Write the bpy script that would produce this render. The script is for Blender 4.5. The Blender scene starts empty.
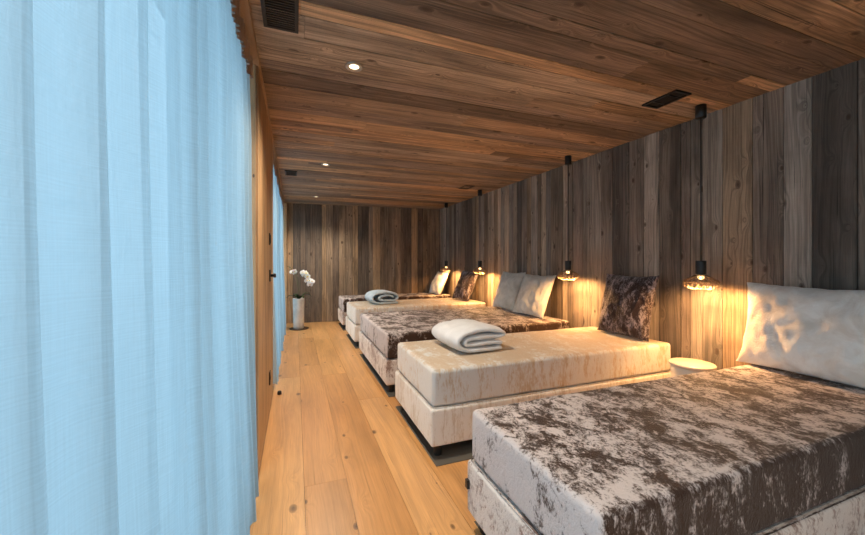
import bpy, bmesh, math, random
from mathutils import Vector, Matrix, noise
S = bpy.context.scene
C = S.collection
PI = math.pi
rnd = random.Random(7)

# ------------------------------------------------------------------ helpers
def link(name, bm, mats, parent=None, smooth=False, loc=None):
    me = bpy.data.meshes.new(name)
    bm.normal_update()
    bm.to_mesh(me); bm.free()
    for m in (mats if isinstance(mats, (list, tuple)) else [mats]):
        me.materials.append(m)
    if smooth:
        for p in me.polygons: p.use_smooth = True
    o = bpy.data.objects.new(name, me); C.objects.link(o)
    if parent: o.parent = parent
    if loc is not None: o.location = loc
    return o
def tag(o, label, cat, group=None):
    o['label'] = label; o['category'] = cat
    if group: o['group'] = group
    return o
def thing(name, label, cat, loc, rz=0, group=None):
    o = bpy.data.objects.new(name, None); C.objects.link(o)
    o.location = loc; o.rotation_euler = (0, 0, rz); o.empty_display_size = .1
    return tag(o, label, cat, group)
def struct(name, bm, m, smooth=False):
    o = link(name, bm, m, None, smooth); o['kind'] = 'structure'; return o
def dup(root, loc, label, rz=None):
    r = root.copy(); C.objects.link(r); r.location = loc; r['label'] = label
    if rz is not None: r.rotation_euler = (0, 0, rz)
    for ch in list(root.children):
        c = ch.copy(); C.objects.link(c); c.parent = r
        for g in ch.children:
            d = g.copy(); C.objects.link(d); d.parent = c
    return r
def add_box(bm, x0, x1, y0, y1, z0, z1, mi=0):
    vs = [bm.verts.new(p) for p in ((x0,y0,z0),(x1,y0,z0),(x1,y1,z0),(x0,y1,z0),(x0,y0,z1),(x1,y0,z1),(x1,y1,z1),(x0,y1,z1))]
    for f in ((3,2,1,0),(4,5,6,7),(0,1,5,4),(1,2,6,5),(2,3,7,6),(3,0,4,7)):
        fc = bm.faces.new([vs[i] for i in f]); fc.material_index = mi
def bevelled_box(x0, x1, y0, y1, z0, z1, r=.003, seg=2):
    bm = bmesh.new(); add_box(bm, x0, x1, y0, y1, z0, z1)
    bmesh.ops.bevel(bm, geom=bm.edges[:], offset=r, segments=seg, affect='EDGES', profile=.5)
    return bm
def add_lathe(bm, prof, n=32, cx=0, cy=0, cap0=True, cap1=True):
    rings = []
    for r, z in prof:
        rings.append([bm.verts.new((cx + r*math.cos(2*PI*i/n), cy + r*math.sin(2*PI*i/n), z)) for i in range(n)])
    for a, b in zip(rings, rings[1:]):
        for i in range(n):
            bm.faces.new((a[i], a[(i+1) % n], b[(i+1) % n], b[i]))
    if cap0: bm.faces.new(rings[0][::-1])
    if cap1: bm.faces.new(rings[-1])
def add_tube(bm, pts, r, n=6, cap=True):
    pts = [Vector(p) for p in pts]
    rs = r if isinstance(r, (list, tuple)) else [r]*len(pts)
    rings = []
    up = Vector((0, 0, 1))
    for i, p in enumerate(pts):
        t = (pts[min(i+1, len(pts)-1)] - pts[max(i-1, 0)]).normalized()
        if abs(t.dot(up)) > .95: up = Vector((1, 0, 0))
        s = t.cross(up).normalized(); u = s.cross(t).normalized(); up = u
        rings.append([bm.verts.new(p + (s*math.cos(2*PI*k/n) + u*math.sin(2*PI*k/n))*rs[i]) for k in range(n)])
    for a, b in zip(rings, rings[1:]):
        for k in range(n): bm.faces.new((a[k], a[(k+1) % n], b[(k+1) % n], b[k]))
    if cap: bm.faces.new(rings[0][::-1]); bm.faces.new(rings[-1])

# ------------------------------------------------------------------ materials
class NT:
    def __init__(s, name):
        s.m = bpy.data.materials.new(name); s.m.use_nodes = True
        s.t = s.m.node_tree; s.n = s.t.nodes; s.l = s.t.links
        s.b = s.n['Principled BSDF']; s.out = s.n['Material Output']
    def a(s, typ, **kw):
        n = s.n.new(typ)
        for k, v in kw.items():
            if k in n.inputs and not hasattr(n, k): n.inputs[k].default_value = v
            else: setattr(n, k, v)
        return n
    def put(s, sock, v):
        if isinstance(v, bpy.types.NodeSocket): s.l.new(v, sock)
        else: sock.default_value = v
    def math(s, op, x, y=None, z=None, clamp=False):
        n = s.n.new('ShaderNodeMath'); n.operation = op; n.use_clamp = clamp
        for i, v in enumerate((x, y, z)):
            if v is not None: s.put(n.inputs[i], v)
        return n.outputs[0]
    def vmath(s, op, x, y):
        n = s.n.new('ShaderNodeVectorMath'); n.operation = op
        s.put(n.inputs[0], x); s.put(n.inputs[1], y); return n.outputs[0]
    def noise(s, vec, scale, detail=3, rough=.5, dist=0):
        n = s.n.new('ShaderNodeTexNoise'); s.put(n.inputs['Vector'], vec)
        n.inputs['Scale'].default_value = scale; n.inputs['Detail'].default_value = detail
        n.inputs['Roughness'].default_value = rough; n.inputs['Distortion'].default_value = dist
        return n.outputs['Fac']
    def ramp(s, fac, stops, interp='LINEAR'):
        n = s.n.new('ShaderNodeValToRGB'); s.put(n.inputs[0], fac)
        n.color_ramp.interpolation = interp
        e = n.color_ramp.elements
        while len(e) > 1: e.remove(e[-1])
        for i, (p, c) in enumerate(stops):
            if i == 0: k = e[0]; k.position = p
            else: k = e.new(p)
            if isinstance(c, (int, float)): c = (c, c, c)
            k.color = (*c, 1)
        return n.outputs[0]
    def mix(s, fac, x, y, mode='MIX'):
        n = s.n.new('ShaderNodeMix'); n.data_type = 'RGBA'; n.blend_type = mode
        s.put(n.inputs[0], fac)
        for i, v in ((6, x), (7, y)):
            if isinstance(v, tuple) and len(v) == 3: v = (*v, 1)
            s.put(n.inputs[i], v)
        return n.outputs[2]
    def bump(s, h, strength, dist=.01):
        n = s.n.new('ShaderNodeBump'); s.put(n.inputs['Height'], h)
        n.inputs['Strength'].default_value = strength; n.inputs['Distance'].default_value = dist
        s.l.new(n.outputs[0], s.b.inputs['Normal'])

def plain(name, col, rough=.5, metal=0, **kw):
    k = NT(name); k.b.inputs['Base Color'].default_value = (*col, 1)
    k.b.inputs['Roughness'].default_value = rough; k.b.inputs['Metallic'].default_value = metal
    for a, v in kw.items(): k.b.inputs[a].default_value = v
    co = k.a('ShaderNodeTexCoord').outputs['Object']
    k.bump(k.noise(co, 90, 3), .08, .002)
    return k.m

def wood(name, axis, tones, knots=1.0, grain=.35, rings=.3, bump=.35, rough=.65, saw=.0, crack=.6, kscale=1.0, staining=1.0):
    """plank wood: axis = 'x','y','z' grain direction; tones = per plank colours"""
    k = NT(name)
    co = k.a('ShaderNodeTexCoord').outputs['Object']
    sp = k.a('ShaderNodeSeparateXYZ'); k.l.new(co, sp.inputs[0])
    X, Y, Z = sp.outputs
    al, ac, th = {'x': (X, Y, Z), 'y': (Y, X, Z), 'z': (Z, k.math('ADD', X, Y), Y)}[axis]
    R = k.a('ShaderNodeNewGeometry').outputs['Random Per Island']
    al = k.math('ADD', al, k.math('MULTIPLY', R, 57.3))
    ac2 = k.math('ADD', ac, k.math('MULTIPLY', R, 13.7))
    def vec(sa, sc):
        c = k.a('ShaderNodeCombineXYZ')
        k.l.new(k.math('MULTIPLY', al, sa), c.inputs[0]); k.l.new(k.math('MULTIPLY', ac2, sc), c.inputs[1])
        k.l.new(k.math('MULTIPLY', R, 31.0), c.inputs[2])
        return c.outputs[0]
    # knots
    vk = k.a('ShaderNodeTexVoronoi', feature='F1', voronoi_dimensions='2D')
    wob = k.noise(vec(4, 9), 1, 2)
    kv = vec(3.0*kscale, 5.6*kscale)
    k.l.new(kv, vk.inputs['Vector']); vk.inputs['Scale'].default_value = 1
    vk.inputs['Randomness'].default_value = 1
    kd = k.math('ADD', vk.outputs['Distance'], k.math('MULTIPLY', k.math('SUBTRACT', wob, .5), .12))
    ksz = k.math('MULTIPLY', k.math('FRACT', k.math('MULTIPLY', vk.outputs['Color'], 7.13)), 1.0)
    lim = k.math('MULTIPLY', k.math('SUBTRACT', ksz, .35), .15*knots, clamp=False)
    kn = k.math('SUBTRACT', 1.0, k.math('DIVIDE', kd, k.math('MAXIMUM', lim, .0001)), clamp=True)   # 1 centre → 0 edge
    near = k.math('SUBTRACT', 1.0, k.math('MULTIPLY', kd, 2.6), clamp=True)
    # rings bent round the knots
    flow = k.noise(vec(.55, 2.2), 1, 2)
    # irregular year rings: stretched noise whose across coordinate is bent by a slow flow and by the knots
    gc = k.a('ShaderNodeCombineXYZ')
    k.l.new(k.math('MULTIPLY', al, .45), gc.inputs[0])
    k.l.new(k.math('ADD', k.math('MULTIPLY', ac2, 62), k.math('ADD', k.math('MULTIPLY', flow, 13), k.math('MULTIPLY', k.math('POWER', near, 3), 5))), gc.inputs[1])
    k.l.new(k.math('MULTIPLY', R, 77.0), gc.inputs[2])
    ring = k.ramp(k.noise(gc.outputs[0], 1, 2, .55), [(.40, 0), (.50, .35), (.60, 1)])
    stain = k.ramp(k.noise(vec(.8, 3.2), 1, 5, .65), [(.33, .55), (.5, 1), (.72, 1.22)])
    fib = k.noise(vec(5, 190), 1, 5, .6)
    broad = k.noise(vec(.9, 7), 1, 4, .55)
    n = len(tones)
    wn = k.a('ShaderNodeTexWhiteNoise', noise_dimensions='1D')
    k.l.new(k.math('MULTIPLY', R, 913.7), wn.inputs['W'])
    base = k.ramp(wn.outputs['Value'], [(i/n, c) for i, c in enumerate(tones)], 'CONSTANT')
    v = k.math('ADD', 1.0, k.math('MULTIPLY', k.math('SUBTRACT', fib, .5), grain*2.4))
    v = k.math('MULTIPLY', v, k.math('ADD', 1.0, k.math('MULTIPLY', k.math('SUBTRACT', broad, .5), grain*3.2)))
    v = k.math('MULTIPLY', v, k.math('SUBTRACT', 1.0, k.math('MULTIPLY', ring, rings)))
    v = k.math('MULTIPLY', v, k.mix(staining, (1, 1, 1), stain))
    ck = k.noise(vec(1.3, 120), 1, 2, .5)
    ckm = k.math('MULTIPLY', k.math('GREATER_THAN', ck, .69), crack)
    v = k.math('MULTIPLY', v, k.math('SUBTRACT', 1.0, ckm))
    if saw:
        sw = k.noise(vec(170, 6), 1, 3, .5)
        v = k.math('MULTIPLY', v, k.math('ADD', 1.0, k.math('MULTIPLY', k.math('SUBTRACT', sw, .5), saw)))
    sc = k.a('ShaderNodeVectorMath', operation='SCALE'); k.l.new(base, sc.inputs[0]); k.l.new(v, sc.inputs['Scale'])
    col = sc.outputs[0]
    km = k.math('MULTIPLY', k.math('POWER', kn, .38), .95)
    kc = k.mix(.8, base, (.05, .022, .010), 'MULTIPLY')
    kc = k.mix(.6, kc, (.045, .020, .009))
    col = k.mix(km, col, kc)
    k.l.new(col, k.b.inputs['Base Color'])
    k.b.inputs['Roughness'].default_value = rough
    h = k.math('ADD', k.math('MULTIPLY', fib, .6), k.math('SUBTRACT', k.math('MULTIPLY', ring, -.4), k.math('MULTIPLY', ckm, 1.0)))
    k.bump(h, bump, .004)
    return k.m

def velvet(name, dark, pale, thr=.5, scale=9, streak=False, amount=1.0, fine=.35, side_shade=(0, 0, 0), sheen=.7):
    k = NT(name)
    co = k.a('ShaderNodeTexCoord').outputs['Object']
    rn = k.a('ShaderNodeObjectInfo').outputs['Random']
    off = k.a('ShaderNodeCombineXYZ')
    for i in range(3): k.l.new(k.math('MULTIPLY', rn, 0), off.inputs[i])
    mp = k.a('ShaderNodeMapping'); k.l.new(co, mp.inputs[0])
    if streak: mp.inputs['Scale'].default_value = (1.8, 1.1, .42)
    else: mp.inputs['Scale'].default_value = (1.25, .95, .62)
    mp.inputs['Rotation'].default_value = (0, 0, 0 if streak else .5)
    p = mp.outputs[0]
    lo = k.noise(p, scale*.28, 3, .6, .3)
    mid = k.noise(p, scale, 6, .72, .9)
    hi = k.noise(p, scale*5, 4, .7, .4)
    s = k.math('ADD', k.math('MULTIPLY', lo, .45), k.math('ADD', k.math('MULTIPLY', mid, .55), k.math('MULTIPLY', k.math('SUBTRACT', hi, .5), fine)))
    # light on the pile painted in
    if any(side_shade):
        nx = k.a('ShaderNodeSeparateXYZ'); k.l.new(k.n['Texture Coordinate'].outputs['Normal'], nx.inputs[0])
        for i in range(3): s = k.math('ADD', s, k.math('MULTIPLY', nx.outputs[i], side_shade[i]))
    m = k.ramp(s, [(thr-.05, 0), (thr, .4), (thr+.05, 1)])
    m = k.math('MULTIPLY', m, amount)
    col = k.mix(m, dark, pale)
    k.l.new(col, k.b.inputs['Base Color'])
    k.b.inputs['Roughness'].default_value = .62
    k.b.inputs['Specular IOR Level'].default_value = .25
    k.b.inputs['Sheen Weight'].default_value = sheen
    k.b.inputs['Sheen Roughness'].default_value = .35
    k.l.new(k.mix(.5, col, (1, .97, .94)), k.b.inputs['Sheen Tint'])
    k.bump(k.math('ADD', k.math('MULTIPLY', mid, .8), k.math('MULTIPLY', hi, .5)), .55, .02)
    return k.m

def fabric(name, col, col2=None, scale=260, bump=.4, rough=.9, sheen=.3, fuzz=0):
    k = NT(name)
    co = k.a('ShaderNodeTexCoord').outputs['Object']
    n1 = k.noise(co, scale, 3, .6); n2 = k.noise(co, 7, 4, .6, .5)
    c = k.mix(k.ramp(n2, [(.40, 0), (.60, 1)]), col, col2 or tuple(v*.82 for v in col))
    k.l.new(c, k.b.inputs['Base Color'])
    k.b.inputs['Roughness'].default_value = rough; k.b.inputs['Sheen Weight'].default_value = sheen
    k.b.inputs['Specular IOR Level'].default_value = .2
    k.bump(k.math('ADD', k.math('MULTIPLY', n1, .3 + fuzz), n2), bump, .012)
    return k.m

def sheer(name, tint, transp, warmtop=None):
    k = NT(name)
    co = k.a('ShaderNodeTexCoord').outputs['Object']
    uv = k.a('ShaderNodeUVMap').outputs[0]
    def ns(sx, sy, sc, d=3):
        mp = k.a('ShaderNodeMapping'); k.l.new(uv, mp.inputs[0]); mp.inputs['Scale'].default_value = (sx, sy, 1)
        return k.noise(mp.outputs[0], sc, d, .6)
    hz = ns(9, 420, 1, 5); vt = ns(330, 7, 1, 5)
    w = k.math('ADD', k.math('MULTIPLY', hz, .55), k.math('MULTIPLY', vt, .45))
    f = k.ramp(w, [(.36, 0), (.62, 1)])
    tr = k.n.new('ShaderNodeBsdfTranslucent'); df = k.n.new('ShaderNodeBsdfDiffuse'); tp = k.n.new('ShaderNodeBsdfTransparent')
    c = k.mix(f, tuple(v*.90 for v in tint), tint)
    k.l.new(c, tr.inputs[0]); k.l.new(c, df.inputs[0])
    m1 = k.n.new('ShaderNodeMixShader'); m1.inputs[0].default_value = .16
    k.l.new(tr.outputs[0], m1.inputs[1]); k.l.new(df.outputs[0], m1.inputs[2])
    m2 = k.n.new('ShaderNodeMixShader')
    k.l.new(k.math('ADD', transp + .06, k.math('MULTIPLY', f, -.10)), m2.inputs[0])
    k.l.new(m1.outputs[0], m2.inputs[1]); k.l.new(tp.outputs[0], m2.inputs[2])
    k.l.new(m2.outputs[0], k.out.inputs[0])
    k.n.remove(k.b)
    return k.m

def glow(name, col, strength):
    k = NT(name); k.b.inputs['Base Color'].default_value = (*col, 1)
    k.b.inputs['Emission Color'].default_value = (*col, 1); k.b.inputs['Emission Strength'].default_value = strength
    return k.m

M = {}
M['wall'] = wood('grey_brown_reclaimed_boards', 'z',
    [(.38,.305,.23), (.19,.15,.115), (.54,.42,.30), (.33,.28,.225), (.24,.19,.15), (.43,.36,.29), (.12,.098,.08), (.38,.275,.18), (.30,.26,.22), (.21,.16,.115), (.58,.47,.35)],
    knots=1.1, grain=.5, rings=.38, bump=.5, rough=.75, saw=.15, crack=.75)
M['wall_far'] = wood('brown_reclaimed_boards', 'z',
    [(.31,.22,.145), (.20,.14,.098), (.37,.26,.165), (.27,.20,.14), (.155,.115,.085), (.31,.235,.17), (.44,.295,.17)],
    knots=1.1, grain=.5, rings=.35, bump=.5, rough=.75, saw=.1, crack=.6)
M['ceil'] = wood('warm_brown_reclaimed_boards', 'x',
    [(.49,.315,.185), (.33,.215,.135), (.60,.385,.215), (.25,.172,.12), (.44,.305,.20), (.56,.34,.18), (.33,.24,.178), (.48,.35,.24), (.64,.395,.215)],
    knots=1.3, grain=.6, rings=.42, bump=.6, rough=.62, saw=.2, crack=.75)
M['floor'] = wood('honey_oak_boards', 'y',
    [(.57,.295,.105), (.51,.255,.09), (.61,.33,.13), (.46,.23,.082), (.56,.305,.12)],
    knots=1.0, grain=.2, rings=.13, bump=.12, rough=.34, crack=.3, kscale=.75, staining=.45)
M['trimwood'] = wood('smooth_larch_panel', 'z', [(.46,.285,.145)], knots=0, grain=.12, rings=.1, bump=.1, rough=.5, crack=0)
M['trimwood_y'] = wood('smooth_larch_trim', 'y', [(.40,.27,.165)], knots=0, grain=.14, rings=.1, bump=.1, rough=.5, crack=0)
M['sill'] = wood('dark_oak_sill', 'y', [(.30,.155,.06)], knots=0, grain=.15, rings=.15, bump=.1, rough=.45, crack=0)
M['backing'] = plain('black_backing', (.012, .009, .007), .9)
M['brown_velvet'] = velvet('crushed_brown_velvet', (.045, .024, .016), (.60, .54, .53), .515, 19, side_shade=(-.11, .07, .01), sheen=.3)
M['brown_base'] = velvet('crushed_pale_velvet', (.27, .18, .15), (.72, .66, .62), .468, 17, amount=.95)
M['beige_velvet'] = velvet('champagne_velvet', (.56, .44, .31), (.70, .70, .68), .50, 15, streak=True, fine=.35, side_shade=(-.06, -.05, -.05))
M['beige_base'] = velvet('cream_velvet', (.62, .55, .46), (.80, .78, .74), .46, 15, streak=True, fine=.3)
M['dark_pillow'] = velvet('crushed_plum_brown_velvet', (.035, .020, .018), (.34, .29, .30), .53, 22)
M['pale_pillow'] = fabric('pale_sand_plush', (.66, .65, .61), (.54, .53, .49), 180, .7)
M['ivory_pillow'] = fabric('ivory_plush', (.80, .79, .76), (.66, .62, .57), 180, .8)
M['towel_blue'] = fabric('pale_blue_fleece', (.56, .66, .73), (.48, .57, .64), 320, .5, fuzz=.5)
M['towel'] = fabric('white_fleece', (.80, .82, .84), (.72, .74, .76), 320, .5, fuzz=.5)
M['black'] = plain('black_powder_coat', (.012, .013, .014), .45)
M['plastic'] = plain('black_plastic', (.015, .014, .014), .35)
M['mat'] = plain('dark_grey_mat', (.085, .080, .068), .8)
M['wire'] = plain('bronze_wire', (.13, .09, .055), .5, .2)
M['ring'] = plain('brass_ring', (.75, .58, .35), .35, .7)
M['bulb'] = glow('warm_bulb', (1, .62, .26), 4)
M['spotglow'] = glow('spot_lamp_glass', (1, .78, .50), 3.2)
M['steel'] = plain('brushed_steel', (.55, .53, .50), .35, .9)
M['white_table'] = plain('white_lacquer', (.62, .58, .52), .35)
M['ceramic'] = fabric('white_rough_ceramic', (.80, .77, .72), (.66, .63, .58), 60, .25, .6, 0)
M['petal'] = plain('white_petal', (.92, .90, .87), .55, 0, **{'Subsurface Weight': .15})
M['petal_heart'] = plain('yellow_petal_heart', (.75, .50, .12), .5)
M['leaf'] = plain('dark_green_leaf', (.035, .07, .02), .4)
M['stem'] = plain('olive_stem', (.10, .12, .035), .5)
M['tray'] = plain('dark_wood_tray', (.075, .045, .028), .6)
M['curtain'] = sheer('pale_blue_sheer_linen', (.41, .505, .55), .06)
M['heading'] = fabric('taupe_heading_tape', (.44, .33, .27), None, 200, .3)
M['frame'] = plain('window_frame_wood', (.28, .17, .09), .5)
k = NT('window_glass')
tp = k.n.new('ShaderNodeBsdfTransparent'); gl = k.n.new('ShaderNodeBsdfGlossy'); gl.inputs['Roughness'].default_value = .02
mx = k.n.new('ShaderNodeMixShader'); mx.inputs[0].default_value = .06
k.l.new(tp.outputs[0], mx.inputs[1]); k.l.new(gl.outputs[0], mx.inputs[2]); k.l.new(mx.outputs[0], k.out.inputs[0]); k.n.remove(k.b)
M['glass'] = k.m

# ------------------------------------------------------------------ room shell
ZC = 2.483; XW = 3.13; XL = -.205; Y0 = -3.2
def plank_field(axis, a0, a1, c0, c1, surf, depth, widths, lengths=None, gap=.0025, jit=.003, seed=1, side=1):
    """boxes: along axis a, across axis c; surf = plane coordinate of visible side; side=+1 visible side is the high one"""
    r = random.Random(seed); bm = bmesh.new(); c = c0
    while c < c1 - .01:
        w = r.choice(widths)*r.uniform(.9, 1.1); e = min(c + w, c1)
        cuts = [a0]
        if lengths:
            q = a0 + r.uniform(.2, lengths[1])
            while q < a1 - .3: cuts.append(q); q += r.uniform(*lengths)
        cuts.append(a1)
        for s, t in zip(cuts, cuts[1:]):
            d = surf + side*r.uniform(-jit, 0)
            lo, hi = (d - depth, d) if side > 0 else (d, d + depth)
            g = gap*r.uniform(.6, 1.4)/2
            A = (s + .0008, t - .0008); Cc = (c + g, e - g)
            if axis == 'x': add_box(bm, A[0], A[1], Cc[0], Cc[1], lo, hi)              # ceiling (surf = z)
            elif axis == 'y': add_box(bm, Cc[0], Cc[1], A[0], A[1], lo, hi)            # floor (surf = z)
            elif axis == 'zx': add_box(bm, lo, hi, Cc[0], Cc[1], A[0], A[1])           # right wall (surf = x)
            elif axis == 'zy': add_box(bm, Cc[0], Cc[1], lo, hi, A[0], A[1])           # back wall (surf = y)
        c = e
    return bm
def with_backing(bm, box):
    add_box(bm, *box, mi=1); return bm
YB = 8.5
bm = plank_field('y', Y0, YB, XL, XW + .1, 0, .02, [.24], (1.6, 2.8), gap=.0016, jit=.0004, seed=5)
struct('floor', with_backing(bm, (XL, XW + .1, Y0, YB, -.10, -.021)), [M['floor'], M['backing']])
bm = plank_field('x', XL, XW + .1, Y0, YB, ZC, .02, [.11, .14, .17, .20, .23, .13], (2.4, 4.5), gap=.005, jit=.004, seed=11, side=-1)
struct('ceiling', with_backing(bm, (-.62, XW + .1, Y0, YB, ZC + .026, ZC + .10)), [M['ceil'], M['backing']])
bm = plank_field('zx', 0, ZC + .02, Y0, YB, XW, .02, [.09, .12, .15, .19, .10, .13], None, gap=.005, jit=.005, seed=23, side=-1)
struct('wall_right', with_backing(bm, (XW + .026, XW + .10, Y0, YB, -.1, ZC + .1)), [M['wall'], M['backing']])
# far wall stands very slightly askew
bm = plank_field('zy', 0, ZC + .02, -.5, 3.75, 0, .02, [.08, .10, .13, .15, .09], None, gap=.005, jit=.005, seed=31, side=-1)
wb = struct('wall_back', with_backing(bm, (-.5, 3.75, .026, .10, -.1, ZC + .1)), [M['wall_far'], M['backing']])
wb.location = (0, 8.0, 0); wb.rotation_euler = (0, 0, -math.atan2(.30, 3.3))
bm = plank_field('zy', 0, ZC + .02, -.6, XW + .1, Y0, .02, [.10, .13, .16, .19, .11], None, gap=.005, jit=.005, seed=37, side=1)
struct('wall_front', with_backing(bm, (-.6, XW + .1, Y0 - .10, Y0 - .026, -.1, ZC + .1)), [M['wall_far'], M['backing']])
# left side: pier between the two window bays, end pier, threshold, ceiling trim
bm = bmesh.new(); add_box(bm, -.62, XL - .005, 2.38, 3.93, -.02, ZC + .02)
bmesh.ops.bevel(bm, geom=[e for e in bm.edges if abs(e.verts[0].co.z - e.verts[1].co.z) > 1], offset=.012, segments=4, affect='EDGES')
struct('wall_left', bm, M['trimwood'])
bm = bmesh.new(); add_box(bm, -.62, XL + .035, 7.93, 8.3, -.02, ZC + .02); struct('trim_1', bm, M['trimwood'])
bm = bmesh.new(); add_box(bm, -.62, XL - .001, Y0, 8.0, -.10, .003)
struct('trim_2', bm, M['sill'])
bm = bmesh.new(); add_box(bm, XL - .085, XL + .006, Y0, 8.0, ZC - .022, ZC + .02)
bmesh.ops.bevel(bm, geom=bm.edges[:], offset=.003, segments=1, affect='EDGES')
struct('trim_3', bm, M['trimwood_y'])

def window(n, y0, y1, nm):
    bm = bmesh.new(); x0, x1 = -.56, -.50
    add_box(bm, x0, x1, y0, y1, 0, .07); add_box(bm, x0, x1, y0, y1, ZC - .07, ZC + .02)
    for i in range(nm + 1):
        y = y0 + (y1 - y0)*i/nm; a = max(y0, y - .035); b = min(y1, y + .035)
        add_box(bm, x0 + .002, x1 - .002, a, b, .07, ZC - .07)
    f = struct('window_%d' % n, bm, M['frame'])
    bm = bmesh.new()
    for i in range(nm):
        a = y0 + (y1 - y0)*i/nm + .03; b = y0 + (y1 - y0)*(i + 1)/nm - .03
        add_box(bm, -.535, -.525, a, b, .06, ZC - .06)
    g = link('glass_pane', bm, M['glass'], f)
bm = bmesh.new(); add_box(bm, -14, -.64, -16, 20, -.30, -.14)
struct('ground', bm, plain('pale_bounce_slab', (.66, .68, .70), .8))  # unseen slab, added pale to bounce cool daylight onto the beds
window(1, Y0, 2.38, 3)  # stretch behind the camera is unseen, left uncurtained to add cool fill
window(2, 3.93, 7.95, 2)

# ------------------------------------------------------------------ curtains
def curtain(label, y0, y1, xc, amp, wl, seed, hem=.012, ztop=ZC - .028, group='sheer curtains along the window side'):
    r = random.Random(seed)
    # fold path
    pts = []; y = y0; ph = 0; N = int((y1 - y0)/.0075)
    ws = []
    for i in range(N + 1):
        t = i/N; yy = y0 + (y1 - y0)*t
        pts.append(yy)
    def prof(yy, z):
        # slow wander of wavelength and depth; folds relax a little towards the hem
        wv = noise.noise(Vector((yy*1.7, seed, .3)))
        phi = 2*PI*(yy/wl) + 2.6*wv + .5*noise.noise(Vector((yy*3, z*.5, seed)))
        a = amp*(.75 + .55*noise.noise(Vector((yy*2.3, seed + 4, z*.25))))*(1.0 + .12*(1 - z/2.4))*(1 - .55*max(0, min(1, (z - 2.0)/.4)))
        x = xc + .042*max(0, 1 - z/1.6)**1.5 + a*math.sin(phi) + .22*a*math.sin(2.3*phi + seed) + .010*noise.noise(Vector((yy*5, z*.9, seed)))
        yo = .30*a*math.sin(2*phi + .4)
        return x, yy + yo
    zs = [hem + (ztop - hem)*j/26 for j in range(27)]
    t = thing('curtain', label, 'curtain', (xc, (y0 + y1)/2, 0), 0, None)
    inv = Vector((xc, (y0 + y1)/2, 0))
    bm = bmesh.new(); uvl = bm.loops.layers.uv.new('UVMap')
    grid = []
    for j, z in enumerate(zs):
        row = []
        for yy in pts:
            x, y_ = prof(yy, z)
            zz = z + (.018*math.sin(yy*2*PI/wl*.5 + 1) + .02*noise.noise(Vector((yy*4, 2, seed))) if j == 0 else 0)
            row.append(bm.verts.new(Vector((x, y_, max(zz, .006))) - inv))
        grid.append(row)
    s = 0
    for i in range(len(pts) - 1):
        L = (grid[10][i + 1].co - grid[10][i].co).length
        for j in range(len(zs) - 1):
            f = bm.faces.new((grid[j][i], grid[j][i+1], grid[j+1][i+1], grid[j+1][i]))
            for lp, (uu, vv) in zip(f.loops, ((s, zs[j]), (s + L, zs[j]), (s + L, zs[j+1]), (s, zs[j+1]))):
                lp[uvl].uv = (uu, vv)
        s += L
    o = link('cloth', bm, M['curtain'], t, True)
    # heading tape: gathered band just inside the room side of the cloth top
    bm = bmesh.new(); g = []
    fine = [y0 + (y1 - y0)*i/(2*N) for i in range(2*N + 1)]
    for z in (ztop - .11, ztop - .06, ztop - .02, ztop + .001):
        row = []
        for yy in fine:
            x, y_ = prof(yy, z)
            x += .006 + .010*math.sin(yy*2*PI/.042 + 2*noise.noise(Vector((yy*9, 1, 1))))
            row.append(bm.verts.new(Vector((x + .004, y_, z)) - inv))
        g.append(row)
    for i in range(len(fine) - 1):
        for j in range(3):
            bm.faces.new((g[j][i], g[j][i+1], g[j+1][i+1], g[j+1][i]))
    link('heading_tape', bm, M['heading'], t, True)
    return t
curtain('long pale blue sheer linen curtain filling the near left side up to the wooden pier', .18, 2.33, -.258, .030, .15, 3)
curtain('sheer pale linen curtain in the far bay beyond the wooden pier, beside the orchid vase', 3.98, 7.88, -.245, .034, .18, 9)

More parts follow.
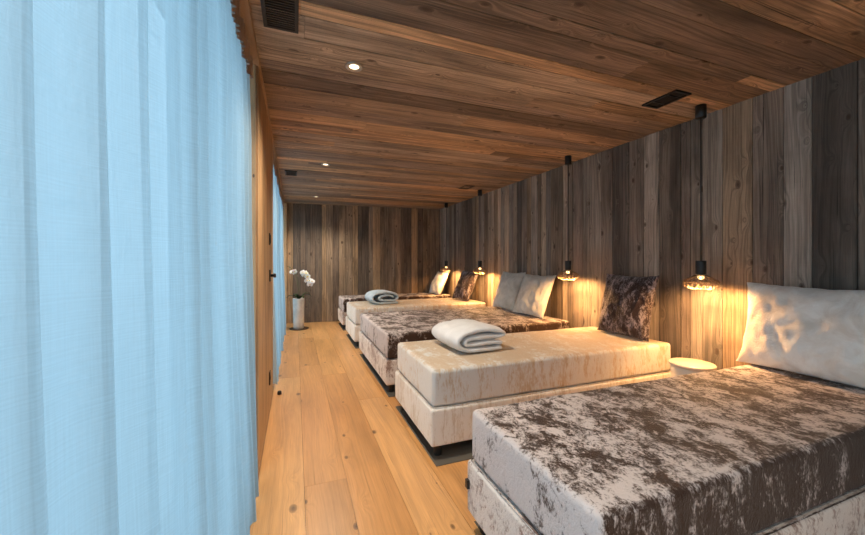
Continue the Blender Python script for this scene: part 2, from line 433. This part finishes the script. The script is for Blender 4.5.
# ------------------------------------------------------------------ beds
def round_box(lx, ly, z0, z1, r, seg=.045, wob=.004, seed=0, sag=0, ripple=0):
    bm = bmesh.new()
    nx, ny, nz = max(4, int(lx/seg)), max(4, int(ly/seg)), max(4, int((z1 - z0)/seg*1.4))
    H = Vector((lx/2, ly/2, (z1 - z0)/2)); Cn = Vector((0, 0, (z0 + z1)/2))
    vm = {}
    def spacing(n, h, rr):
        # denser near the edges
        core = [-(h - rr) + 2*(h - rr)*i/n for i in range(n + 1)]
        e = [h - rr + rr*f for f in (.25, .5, .75, 1)]
        return [-v for v in e[::-1]] + core + e
    xs, ys, zs = spacing(nx, H.x, r), spacing(ny, H.y, r), spacing(nz, H.z, r)
    def V(p):
        key = (round(p[0], 5), round(p[1], 5), round(p[2], 5))
        if key in vm: return vm[key]
        q = Vector(p)
        c = Vector((max(-H.x + r, min(H.x - r, q.x)), max(-H.y + r, min(H.y - r, q.y)), max(-H.z + r, min(H.z - r, q.z))))
        d = q - c
        if d.length > 1e-6:
            n = d.normalized()
            # cube corner sample → sphere
            q = c + n*r
        else: n = Vector((0, 0, 1))
        w = wob*(noise.noise(q*3 + Vector((seed, 0, 0))) + .6*noise.noise(q*8 + Vector((seed, 5, 0))))
        if ripple:
            rp = ripple*math.sin(q.x*42 + 3*noise.noise(q*4))*max(0, noise.noise(Vector((q.x*2.1, seed, 1))) + .25)
            if n.y < -.5: w += rp*(.4 + .6*(q.z + H.z)/(2*H.z))
        if q.z > 0 and sag: q = q - Vector((0, 0, sag*(1 - (q.x/H.x)**4)*(1 - (q.y/H.y)**4)*.5))
        q = q + n*w + Cn
        v = bm.verts.new(q); vm[key] = v; return v
    def quads(A, B, fn, flip):
        for i in range(len(A) - 1):
            for j in range(len(B) - 1):
                q = [V(fn(A[i], B[j])), V(fn(A[i+1], B[j])), V(fn(A[i+1], B[j+1])), V(fn(A[i], B[j+1]))]
                if len(set(q)) < 4: continue
                if flip: q.reverse()
                try: bm.faces.new(q)
                except ValueError: pass
    quads(xs, ys, lambda a, b: (a, b, H.z), False); quads(xs, ys, lambda a, b: (a, b, -H.z), True)
    quads(xs, zs, lambda a, b: (a, -H.y, b), False); quads(xs, zs, lambda a, b: (a, H.y, b), True)
    quads(ys, zs, lambda a, b: (H.x, a, b), False); quads(ys, zs, lambda a, b: (-H.x, a, b), True)
    return bm

def bed(label, y0, y1, kind, seed, x0=.83, x1=3.05):
    xc, yc, L, W = (x0 + x1)/2, (y0 + y1)/2, x1 - x0, y1 - y0
    t = thing('daybed', label, 'bed', (xc, yc, 0), 0, 'upholstered daybeds standing side by side along the board wall')
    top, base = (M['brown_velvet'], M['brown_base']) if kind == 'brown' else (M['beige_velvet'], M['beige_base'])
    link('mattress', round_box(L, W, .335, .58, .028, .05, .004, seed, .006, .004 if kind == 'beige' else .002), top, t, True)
    b = link('box_base', round_box(L + .028, W + .028, .085, .330, .018, .06, .002, seed + 3), base, t, True)
    # piping cord round the bottom of the mattress
    bm = bmesh.new(); pts = []
    hx, hy, rr = L/2 + .004, W/2 + .004, .03
    for cx, cy, a0 in ((hx - rr, hy - rr, 0), (-hx + rr, hy - rr, 90), (-hx + rr, -hy + rr, 180), (hx - rr, -hy + rr, 270)):
        for s in range(7):
            a = math.radians(a0 + 15*s); pts.append((cx + rr*math.cos(a), cy + rr*math.sin(a), .3335))
    pts.append(pts[0]); add_tube(bm, pts, .003, 6, False)
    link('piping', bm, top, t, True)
    for sx in (-1, 1):
        for sy in (-1, 1):
            bm = bmesh.new(); px, py = sx*(L/2 - .055), sy*(W/2 - .05)
            add_lathe(bm, [(.026, .004), (.028, .008), (.030, .085), (.030, .095)], 24, px, py)
            link('leg', bm, M['black'], t, True)
    return t
BEDS = [(.765, 1.56, 'brown'), (2.18, 3.06, 'beige'), (3.41, 4.98, 'brown'), (5.43, 6.40, 'beige'), (6.90, 7.62, 'brown')]
LB = ['nearest daybed with mottled dark brown crushed velvet mattress and pale base, white pillow on it',
      'champagne beige velvet daybed, second from the camera, with folded white blanket and dark pillow',
      'wide double daybed in brown crushed velvet with two pale pillows',
      'beige velvet daybed beyond the double one, carrying a rolled towel and a dark pillow',
      'farthest brown velvet daybed, directly before the back wall']
beds = []
for i, (a, b, kd) in enumerate(BEDS):
    beds.append(bed(LB[i], a, b, kd, i*7.3 + 1, x0=.79 if i == 0 else .83))
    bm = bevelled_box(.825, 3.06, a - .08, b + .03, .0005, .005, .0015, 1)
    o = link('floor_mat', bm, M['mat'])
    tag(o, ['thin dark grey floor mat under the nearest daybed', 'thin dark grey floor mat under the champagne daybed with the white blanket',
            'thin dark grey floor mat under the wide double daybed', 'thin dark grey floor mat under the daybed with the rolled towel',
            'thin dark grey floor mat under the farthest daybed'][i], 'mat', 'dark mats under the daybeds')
# small black catch on the foot end of the nearest base
bm = bevelled_box(-.010, .008, -.012, .012, -.02, .02, .002)
ct = link('catch', bm, M['plastic'], beds[0]); ct.location = (-1.149, .388, .225)

# ------------------------------------------------------------------ pillows
def pillow_mesh(w, h, t, seed, n=40, wr=.022):
    bm = bmesh.new(); top = {}; bot = {}
    for i in range(n + 1):
        for j in range(n + 1):
            u = -1 + 2*i/n; v = -1 + 2*j/n
            u = math.sin(u*PI/2*.92)/math.sin(PI/2*.92); v = math.sin(v*PI/2*.92)/math.sin(PI/2*.92)
            x = w/2*u*(1 - .075*(1 - v*v)*abs(u)**3); z = h/2*v*(1 - .075*(1 - u*u)*abs(v)**3)
            e = max(0, (1 - abs(u)**2.6))**.55*max(0, (1 - abs(v)**2.6))**.55
            edge = min(1, 4*min(1 - abs(u), 1 - abs(v)))
            wk = wr*noise.noise(Vector((x*7, z*7, seed)))*edge + wr*.75*noise.noise(Vector((x*19 + z*6, z*13, seed + 3)))*edge + wr*.5*noise.noise(Vector((x*34 - z*10, z*15, seed + 6)))*edge
            ex = .008*noise.noise(Vector((x*14, z*14, seed + 9)))
            y = t/2*e
            a = bm.verts.new((x + ex, -(y + wk), z + h/2 + ex)); top[i, j] = a
            bot[i, j] = a if i in (0, n) or j in (0, n) else bm.verts.new((x, y + wk*.6, z + h/2))
    for i in range(n):
        for j in range(n):
            bm.faces.new((top[i, j], top[i+1, j], top[i+1, j+1], top[i, j+1]))
            bm.faces.new((bot[i, j+1], bot[i+1, j+1], bot[i+1, j], bot[i, j]))
    # slump: bottom edge flattened on the bed
    edge = [top[i, 0].co.copy() for i in range(n + 1)] + [top[n, j].co.copy() for j in range(1, n + 1)] + \
           [top[i, n].co.copy() for i in range(n - 1, -1, -1)] + [top[0, j].co.copy() for j in range(n - 1, -1, -1)]
    return bm, edge
def pillow(label, y, w, h, t, mat, seed, xb, lean, yaw=0, roll=0, group='pillows leaning on the board wall'):
    """front of the pillow (local -Y) looks to world -X; lean = degrees back from upright"""
    root = thing('pillow', label, 'pillow', (xb, y, .574), 0, group)
    root.rotation_mode = 'XYZ'
    root.matrix_world = Matrix.Translation((xb, y, .574)) @ Matrix.Rotation(math.radians(-90 + yaw), 4, 'Z') @ Matrix.Rotation(math.radians(-lean), 4, 'X') @ Matrix.Rotation(math.radians(roll), 4, 'Y')
    bm, edge = pillow_mesh(w, h, t, seed)
    MW = root.matrix_world.copy(); MI = MW.inverted()
    def rest(p):
        q = MW @ p
        lo = .584 + .004*noise.noise(q*6)
        if q.z < lo + .03: q.z = lo + .03*math.exp((q.z - lo - .03)/.03)
        return MI @ q
    for v in bm.verts: v.co = rest(v.co)
    edge = [rest(p) for p in edge]
    o = link('cushion_body', bm, mat, root, True)
    sm = bmesh.new(); add_tube(sm, edge, .0035, 5, False); link('seam', sm, mat, root, True)
    return root
pillow('large ivory white pillow on the nearest daybed, cut off by the right edge', 1.215, .78, .575, .17, M['ivory_pillow'], 2, 2.90, 12, 0, 0)
pillow('dark plum brown crushed velvet pillow on the champagne daybed', 2.545, .585, .60, .16, M['dark_pillow'], 5, 2.87, 12, -2, 0)
pillow('pale pillow on the double daybed, the nearer of the pair, lit by the lamp', 3.93, .60, .58, .16, M['pale_pillow'], 8, 2.80, 22, 4, 0)
pillow('pale greyish pillow on the double daybed, farther one behind its twin', 4.575, .56, .59, .16, M['pale_pillow'], 11, 2.84, 20, 2, 0)
pillow('dark crushed velvet pillow on the beige daybed with the towel', 5.90, .56, .58, .16, M['dark_pillow'], 14, 2.77, 24, 6, 0)
pillow('small pale pillow on the farthest daybed near the room corner', 7.20, .52, .54, .16, M['pale_pillow'], 17, 2.77, 26, 6, 0)

# ------------------------------------------------------------------ folded blankets
def catmull(P, m=6):
    out = []
    P = [P[0]] + P + [P[-1]]
    for i in range(1, len(P) - 2):
        a, b, c, d = (Vector(P[i-1]), Vector(P[i]), Vector(P[i+1]), Vector(P[i+2]))
        for s in range(m):
            t = s/m
            out.append(.5*((2*b) + (c - a)*t + (2*a - 5*b + 4*c - d)*t*t + (3*b - a - 3*c + d)*t**3))
    out.append(Vector(P[-2])); return out
def blanket_mesh(length, path, th, seed, nl=22):
    cen = catmull(path, 5)
    n = len(cen); nor = []
    for i in range(n):
        t = (cen[min(i+1, n-1)] - cen[max(i-1, 0)]).normalized(); nor.append(Vector((-t.y, t.x)))
    bm = bmesh.new(); rings = []
    for s in range(nl + 1):
        v = -1 + 2*s/nl; v = math.sin(v*PI/2)
        rr = max(.0, 1 - abs(v)**7)**.5
        prof = []
        T = th/2*(.35 + .65*rr)
        for i in range(n): prof.append(cen[i] + nor[i]*T)
        e = (cen[-1] - cen[-2]).normalized(); prof.append(cen[-1] + e*T*.8)
        for i in range(n - 1, -1, -1): prof.append(cen[i] - nor[i]*T)
        e = (cen[0] - cen[1]).normalized(); prof.append(cen[0] + e*T*.8)
        row = []
        for k_, p in enumerate(prof):
            q = Vector((p.x, v*length/2*(1 + .03*noise.noise(Vector((p.x*8, p.y*8, seed + (1 if v > 0 else 0))))), p.y))
            ins = .012*(1 - rr)
            q.z = .5*0 + q.z*(1 - ins*2) + ins*.1
            q += Vector((1, 0, 1))*.006*noise.noise(q*9 + Vector((seed, 0, 0))) + Vector((.4, .3, 1))*.005*noise.noise(q*30) + Vector((1, 0, 1))*.0025*noise.noise(q*70)
            q.z = max(q.z, .001)
            row.append(bm.verts.new(q))
        rings.append(row)
    m = len(rings[0])
    for a, b in zip(rings, rings[1:]):
        for k_ in range(m): bm.faces.new((a[k_], b[k_], b[(k_+1) % m], a[(k_+1) % m]))
    # end faces as strips across the ribbon
    for row, fl in ((rings[0], False), (rings[-1], True)):
        for i in range(n - 1):
            q = [row[i], row[i+1], row[2*n - 1 - i], row[2*n - i]]
            # indices: first side 0..n-1, tip n, second side n+1..2n, tip 2n+1
            if fl: q.reverse()
            bm.faces.new(q)
        q = [row[n-1], row[n], row[n+1]]; q2 = [row[0], row[2*n], row[2*n+1]]
        for z in (q, q2):
            if fl: z = z[::-1]
            bm.faces.new(z)
    bmesh.ops.recalc_face_normals(bm, faces=bm.faces[:])
    return bm
path1 = [(.41, .026), (.34, .023), (.26, .024), (.18, .025), (.09, .034), (.035, .07), (.03, .115), (.08, .152), (.17, .170), (.28, .172), (.38, .162),
         (.438, .142), (.425, .119), (.36, .117), (.26, .119), (.14, .117), (.086, .097), (.105, .075), (.19, .070), (.30, .074), (.38, .073), (.412, .062)]
o = link('folded_blanket', blanket_mesh(.48, path1, .044, 4), M['towel'], None, True)
o.location = (1.10, 2.68, .582); o.rotation_euler = (0, 0, math.radians(3))
tag(o, 'thick white fleece blanket folded into a roll on the champagne daybed', 'blanket', 'folded blankets on the daybeds')
path2 = [(.44, .022), (.36, .018), (.24, .018), (.12, .022), (.035, .052), (.006, .100), (.03, .15), (.10, .182), (.22, .195), (.34, .182), (.42, .15),
         (.445, .108), (.41, .070), (.32, .056), (.20, .062), (.13, .088), (.14, .122), (.21, .145), (.31, .138), (.355, .110)]
o = link('folded_blanket', blanket_mesh(.42, path2, .038, 9), M['towel_blue'], None, True)
o.location = (1.13, 5.95, .582); o.rotation_euler = (0, 0, math.radians(6))
tag(o, 'pale bluish blanket rolled up on the farther beige daybed', 'blanket', 'folded blankets on the daybeds')

# ------------------------------------------------------------------ pendant lamps
def make_pendant(x, y, label):
    t = thing('pendant_lamp', label, 'lamp', (x, y, 1.065), 0, 'wire cage pendant lamps along the board wall')
    z0 = 1.065
    bm = bmesh.new(); add_lathe(bm, [(.034, ZC - .10 - z0), (.036, ZC - .098 - z0), (.036, ZC - z0 - .005)], 32)
    link('canopy', bm, M['black'], t, True)
    bm = bmesh.new(); add_tube(bm, [(0, 0, 1.29 - z0), (0, 0, 1.9 - z0), (0, 0, ZC - .099 - z0)], .0048, 8)
    link('cable', bm, M['black'], t, True)
    bm = bmesh.new(); add_lathe(bm, [(.0, 1.187 - z0), (.032, 1.187 - z0), (.034, 1.190 - z0), (.034, 1.288 - z0), (.032, 1.292 - z0), (.006, 1.292 - z0)], 32, cap0=False)
    link('socket', bm, M['black'], t, True)
    bm = bmesh.new(); add_lathe(bm, [(.031, 1.176 - z0), (.033, 1.178 - z0), (.033, 1.186 - z0), (.031, 1.1868 - z0)], 32)
    link('socket_ring', bm, M['ring'], t, True)
    # woven diamond cage: two families of wires over a bicone with rims
    prof = [(.034, 1.184), (.058, 1.170), (.084, 1.155), (.106, 1.141), (.114, 1.128), (.114, 1.110), (.102, 1.092), (.084, 1.080), (.066, 1.073)]
    bm = bmesh.new(); N = 17
    for sgn in (-1, 1):
        for k_ in range(N):
            pts = []
            for j, (r, z) in enumerate(prof):
                a = 2*PI*k_/N + sgn*j*.13
                pts.append((r*math.cos(a), r*math.sin(a), z - z0))
            add_tube(bm, pts, .0023, 5)
    for r, z in ((.066, 1.073), (.115, 1.120)):
        add_tube(bm, [(r*math.cos(2*PI*i/40), r*math.sin(2*PI*i/40), z - z0) for i in range(41)], .0022, 5, False)
    link('wire_shade', bm, M['wire'], t, True)
    bm = bmesh.new(); add_lathe(bm, [(.016, 1.176 - z0), (.020, 1.168 - z0), (.020, 1.158 - z0), (.012, 1.150 - z0), (.001, 1.148 - z0)], 20)
    link('bulb', bm, M['bulb'], t, True)
    return t
PEND = [(2.90, 1.845, 'nearest black wire cage pendant lamp, hanging beside the dark pillow'),
        (2.89, 3.27, 'black wire pendant lamp hanging just right of the two pale pillows'),
        (2.89, 5.36, 'third wire pendant lamp by the dark pillow of the farther beige daybed'),
        (2.89, 6.80, 'farthest wire pendant lamp, by the pillow in the room corner')]
p0 = None
for i, (x, y, lb) in enumerate(PEND):
    if i == 0: p0 = make_pendant(x, y, lb)
    else: dup(p0, (x, y, 1.065), lb)
    for nm, z, e, ang in (('pendant_light', 1.125, 60, 168),):
        L = bpy.data.lights.new(nm, 'SPOT'); L.energy = e; L.color = (1, .50, .17); L.spot_size = math.radians(ang); L.spot_blend = .6
        L.shadow_soft_size = .02
        lo = bpy.data.objects.new(nm, L); C.objects.link(lo); lo.location = (x, y, 1.142)

# ------------------------------------------------------------------ recessed ceiling lights and vents
def make_spot(x, y, label):
    t = thing('recessed_spotlight', label, 'ceiling light', (x, y, ZC - .004), 0, 'recessed ceiling spotlights')
    bm = bmesh.new()
    prof = [(.029, .001), (.032, -.004), (.050, -.006), (.053, -.002), (.053, .004)]
    add_lathe(bm, prof, 36, cap0=False, cap1=False)
    link('rim', bm, M['steel'], t, True)
    bm = bmesh.new(); add_lathe(bm, [(.0005, -.0005), (.030, 0)], 32, cap0=True, cap1=False)
    link('lens', bm, M['spotglow'], t, True)
    return t
s0 = None
for i, (x, y, lb) in enumerate([(.335, 2.23, 'lit round recessed spotlight, the nearest one in the board ceiling'),
                                (.345, 4.61, 'lit recessed spotlight in the ceiling midway along the room'),
                                (.355, 6.99, 'lit recessed spotlight in the ceiling close to the back wall')]):
    if i == 0: s0 = make_spot(x, y, lb)
    else: dup(s0, (x, y, ZC - .004), lb)
for y in (-2.5, -.15, 2.23, 4.61, 6.99):
    L = bpy.data.lights.new('ceiling_spot', 'SPOT'); L.energy = 75 if y == -.15 else 150; L.color = (1, .84, .66); L.spot_size = math.radians(140); L.spot_blend = .9; L.shadow_soft_size = .035
    lo = bpy.data.objects.new('ceiling_spot', L); C.objects.link(lo); lo.location = (.345, y, ZC - .012)

def make_vent(x0, x1, y0, y1, label, slats):
    xc, yc = (x0 + x1)/2, (y0 + y1)/2; hx, hy = (x1 - x0)/2, (y1 - y0)/2
    t = thing('ceiling_vent', label, 'vent', (xc, yc, ZC), 0, 'black vents set into the ceiling')
    bm = bmesh.new(); b = .018
    for q in ((-hx, hx, -hy, -hy + b), (-hx, hx, hy - b, hy), (-hx, -hx + b, -hy + b, hy - b), (hx - b, hx, -hy + b, hy - b)):
        add_box(bm, q[0], q[1], q[2], q[3], -.008, .006)
    link('frame', bm, M['black'], t)
    bm = bmesh.new(); add_box(bm, -hx + .01, hx - .01, -hy + .01, hy - .01, .002, .0055); link('duct_panel', bm, M['backing'], t)
    n = slats; bm = bmesh.new()
    for i in range(n):
        if n == 2 and i == 1: link('louvre', bm, M['plastic'], t); bm = bmesh.new()
        y = -hy + b + (2*hy - 2*b)*(i + .5)/n
        add_box(bm, -hx + b, hx - b, y - .0035, y + .0035, -.005, .001)
    link('louvre', bm, M['plastic'], t)
    return t
make_vent(-.150, .014, 1.735, 2.005, 'black louvred vent in the ceiling close above the long curtain', 13)
make_vent(2.475, 2.635, 1.74, 2.005, 'black slot vent in the ceiling next to the nearest pendant canopy', 2)
make_vent(-.135, .02, 5.10, 5.37, 'small black louvred vent in the ceiling near the far curtain', 13)
make_vent(2.50, 2.66, 5.10, 5.37, 'black slot vent in the ceiling by the third pendant canopy along the wall', 2)

# ------------------------------------------------------------------ side table
t = thing('side_table', 'round white side table in the gap below the nearest pendant lamp', 'table', (2.83, 1.865, 0))
bm = bmesh.new(); add_lathe(bm, [(.144, .490), (.150, .494), (.150, .508), (.146, .513)], 48); link('table_top', bm, M['white_table'], t, True)
bm = bmesh.new(); add_lathe(bm, [(.120, .012), (.125, .016), (.140, .489)], 48); link('drum_base', bm, M['white_table'], t, True)
bm = bmesh.new(); add_lathe(bm, [(.110, .0005), (.110, .0118)], 48); link('plinth', bm, M['black'], t, True)

# ------------------------------------------------------------------ vase, orchid, tray
VX, VY = .055, 7.30
bm = bmesh.new(); add_lathe(bm, [(.165, .001), (.175, .006), (.175, .016), (.168, .016), (.160, .010), (.001, .010)], 40, cap1=False)
o = link('tray', bm, M['tray'], None, True); o.location = (VX + .01, VY, 0); tag(o, 'flat dark wooden tray on the floor under the white vase', 'tray')
bm = bmesh.new()
add_lathe(bm, [(.088, 0), (.094, .006), (.096, .10), (.100, .35), (.105, .565), (.104, .572), (.098, .572), (.094, .55), (.090, .40), (.0005, .40)], 40, cap1=False)
o = link('vase', bm, M['ceramic'], None, True); o.location = (VX, VY, .0105); tag(o, 'tall white cylindrical floor vase at the back wall', 'vase')
t = thing('orchid', 'white flowering orchid in the tall vase by the back wall', 'plant', (VX, VY, .41))
bm = bmesh.new(); add_lathe(bm, [(.085, .0015), (.088, .05), (.088, .13), (.08, .14)], 24); link('soil', bm, M['tray'], t, True)
zb = .13
stems = [[(0, 0, zb), (-.01, -.02, .34), (-.03, -.03, .58), (-.07, -.03, .68), (-.12, -.03, .66)],
         [(.01, 0, zb), (.02, -.02, .36), (.03, -.04, .58), (.09, -.05, .66), (.16, -.07, .58), (.20, -.08, .44)],
         [(.02, 0, zb), (-.02, -.01, .42), (-.06, 0, .62), (-.13, .01, .74), (-.19, .01, .78)]]
stem_pts = []
for s in stems:
    c = catmull(s, 8); stem_pts.append(c); bm = bmesh.new(); add_tube(bm, c, .0035, 6); link('stem', bm, M['stem'], t, True)
def petal_fan(bm, c, fx, fy, fz, size):
    F = Vector(fx); R_ = Vector(fy); U = Vector(fz)
    for a, w, l in ((90, .40, 1), (210, .40, .95), (330, .40, .95), (5, .62, 1.0), (175, .62, 1.0)):
        d = (R_*math.cos(math.radians(a)) + U*math.sin(math.radians(a))); s = F.cross(d)
        ring = []
        for (q, h) in ((0, .06), (.3, .75), (.6, 1), (.85, .75), (1, .15)):
            cc = c + d*(q*size*l) + F*(size*(.25*q - .3*q*q))
            ring.append([bm.verts.new(cc + s*(w*size*h*e) - F*(size*.08*abs(e))) for e in (-1, -.5, 0, .5, 1)])
        for a_, b_ in zip(ring, ring[1:]):
            for k_ in range(4): bm.faces.new((a_[k_], a_[k_+1], b_[k_+1], b_[k_]))
fr = random.Random(5)
def bloom(p, size):
    f = Vector((fr.uniform(-.5, .6), -1, fr.uniform(-.35, .25))).normalized()
    r_ = f.cross(Vector((0, 0, 1))).normalized(); u = r_.cross(f).normalized()
    a = fr.uniform(-.4, .4); r2 = r_*math.cos(a) + u*math.sin(a); u2 = u*math.cos(a) - r_*math.sin(a)
    bm = bmesh.new(); petal_fan(bm, Vector(p) + f*.02, f, r2, u2, size)
    fl = link('flower', bm, M['petal'], t, True)
    bm = bmesh.new(); c = Vector(p) + f*.03
    bmesh.ops.create_uvsphere(bm, u_segments=8, v_segments=6, radius=size*.20, matrix=Matrix.Translation(c))
    link('flower_heart', bm, M['petal_heart'], fl, True)
for q in (.55, .68, .80, .90, 1.0):
    bloom(stem_pts[1][int((len(stem_pts[1]) - 1)*q)], .058)
for q in (.62, .72, .84, .95): bloom(stem_pts[1][int((len(stem_pts[1]) - 1)*q)] + Vector((fr.uniform(-.04, .05), -.01, fr.uniform(-.05, .03))), .054)
for q in (.80, .97): bloom(stem_pts[0][int((len(stem_pts[0]) - 1)*q)], .052)
for q in (.86, 1.0):
    bm = bmesh.new(); p = stem_pts[2][int((len(stem_pts[2]) - 1)*q)]
    bmesh.ops.create_uvsphere(bm, u_segments=8, v_segments=6, radius=.010, matrix=Matrix.Translation(p)); link('bud', bm, M['stem'], t, True)
for a, l, up in ((190, .20, .03), (340, .22, .05), (250, .16, .06), (20, .20, .09), (120, .17, .05), (300, .16, .02)):
    bm = bmesh.new(); d = Vector((math.cos(math.radians(a)), math.sin(math.radians(a)), 0)); s = Vector((-d.y, d.x, 0)); rings = []
    for i in range(9):
        q = i/8; c = d*(.02 + l*q) + Vector((0, 0, zb + .02 + .10*math.sin(q*PI*.62) + up*q - .09*q*q)); w = .028*math.sin(PI*min(1, .12 + q*.86))**.6
        rings.append([bm.verts.new(c + s*w*e + Vector((0, 0, .010*abs(e)))) for e in (-1, 0, 1)])
    for a_, b_ in zip(rings, rings[1:]):
        for k_ in range(2): bm.faces.new((a_[k_], a_[k_+1], b_[k_+1], b_[k_]))
    bmesh.ops.solidify(bm, geom=bm.faces[:], thickness=.002)
    link('leaf', bm, M['leaf'], t, True)

# ------------------------------------------------------------------ fittings on the pier
XF = XL - .005
def plate(name, label, cat, y, z, h, w=.075):
    t = thing(name, label, cat, (XF, y, z))
    link('plate', bevelled_box(.0006, .010, -w/2, w/2, -h/2, h/2, .002), M['plastic'], t)
    return t
t = plate('light_switch', 'black light switch plate on the wooden pier, upper one', 'switch', 3.36, 1.475, .10)
link('rocker', bevelled_box(.0101, .014, -.022, .022, -.036, .036, .001), M['black'], t)
t = plate('knob_plate', 'black plate with protruding knob on the wooden pier, below the switch', 'switch', 3.40, 1.165, .10)  # knob on a plate, built as a door knob
bm = bmesh.new(); add_lathe(bm, [(.012, .0101), (.012, .03), (.019, .033), (.019, .05), (.015, .053)], 20)
for v in bm.verts: v.co = Vector((v.co.z, v.co.y, v.co.x))
bmesh.ops.recalc_face_normals(bm, faces=bm.faces[:]); link('knob', bm, M['black'], t, True)
t = plate('power_socket', 'black power socket low on the wooden pier', 'socket', 3.38, .29, .11)
bm = bmesh.new(); add_lathe(bm, [(.020, .0101), (.022, .0115), (.014, .0118)], 20)
for v in bm.verts: v.co = Vector((v.co.z, v.co.y, v.co.x))
bmesh.ops.recalc_face_normals(bm, faces=bm.faces[:]); link('socket_face', bm, M['black'], t, True)
bm = bmesh.new(); add_lathe(bm, [(.018, .001), (.020, .004), (.018, .030), (.010, .036)], 20)
o = link('door_stop', bm, M['black'], None, True); o.location = (XL + .06, 3.78, 0); tag(o, 'small black door stop on the floor beside the wooden pier', 'door stop')

# ------------------------------------------------------------------ daylight
W = bpy.data.worlds.new('sky'); S.world = W; W.use_nodes = True; n = W.node_tree.nodes; l = W.node_tree.links
bg = n['Background']; tc = n.new('ShaderNodeTexCoord'); sp = n.new('ShaderNodeSeparateXYZ'); rp = n.new('ShaderNodeValToRGB')
l.new(tc.outputs['Generated'], sp.inputs[0])
mp = n.new('ShaderNodeMapRange'); mp.inputs[1].default_value = -1; mp.inputs[2].default_value = 1; l.new(sp.outputs[2], mp.inputs[0]); l.new(mp.outputs[0], rp.inputs[0])
e = rp.color_ramp.elements; e[0].position = .30; e[0].color = (.50, .68, .82, 1); e[1].position = .50; e[1].color = (.42, .66, .84, 1)
k1 = e.new(.80); k1.color = (.56, .82, 1.0, 1)
l.new(rp.outputs[0], bg.inputs[0]); bg.inputs[1].default_value = 2.15
for y0, y1 in ((Y0, 2.38), (3.93, 7.95)):
    L = bpy.data.lights.new('window_portal', 'AREA'); L.shape = 'RECTANGLE'; L.size = ZC; L.size_y = y1 - y0; L.cycles.is_portal = True
    o = bpy.data.objects.new('window_portal', L); C.objects.link(o); o.location = (-.60, (y0 + y1)/2, ZC/2); o.rotation_euler = (0, -PI/2, 0)

# ------------------------------------------------------------------ camera and render settings
cam = bpy.data.cameras.new('camera'); co = bpy.data.objects.new('camera', cam); C.objects.link(co)
co.location = (0, 0, 1.29); co.rotation_euler = (PI/2, 0, -math.radians(20.83))
cam.sensor_width = 36; cam.lens = 360/865*36; cam.shift_y = -6.5/865; cam.clip_start = .02
S.camera = co
S.view_settings.view_transform = 'Standard'; S.view_settings.look = 'None'; S.view_settings.gamma = 1
S.view_settings.use_curve_mapping = False; S.view_settings.exposure = 0.5
S.cycles.use_denoising = True
S.cycles.max_bounces = 10; S.cycles.diffuse_bounces = 6; S.cycles.transparent_max_bounces = 24
S.cycles.sample_clamp_indirect = 6; S.cycles.caustics_reflective = False; S.cycles.caustics_refractive = False
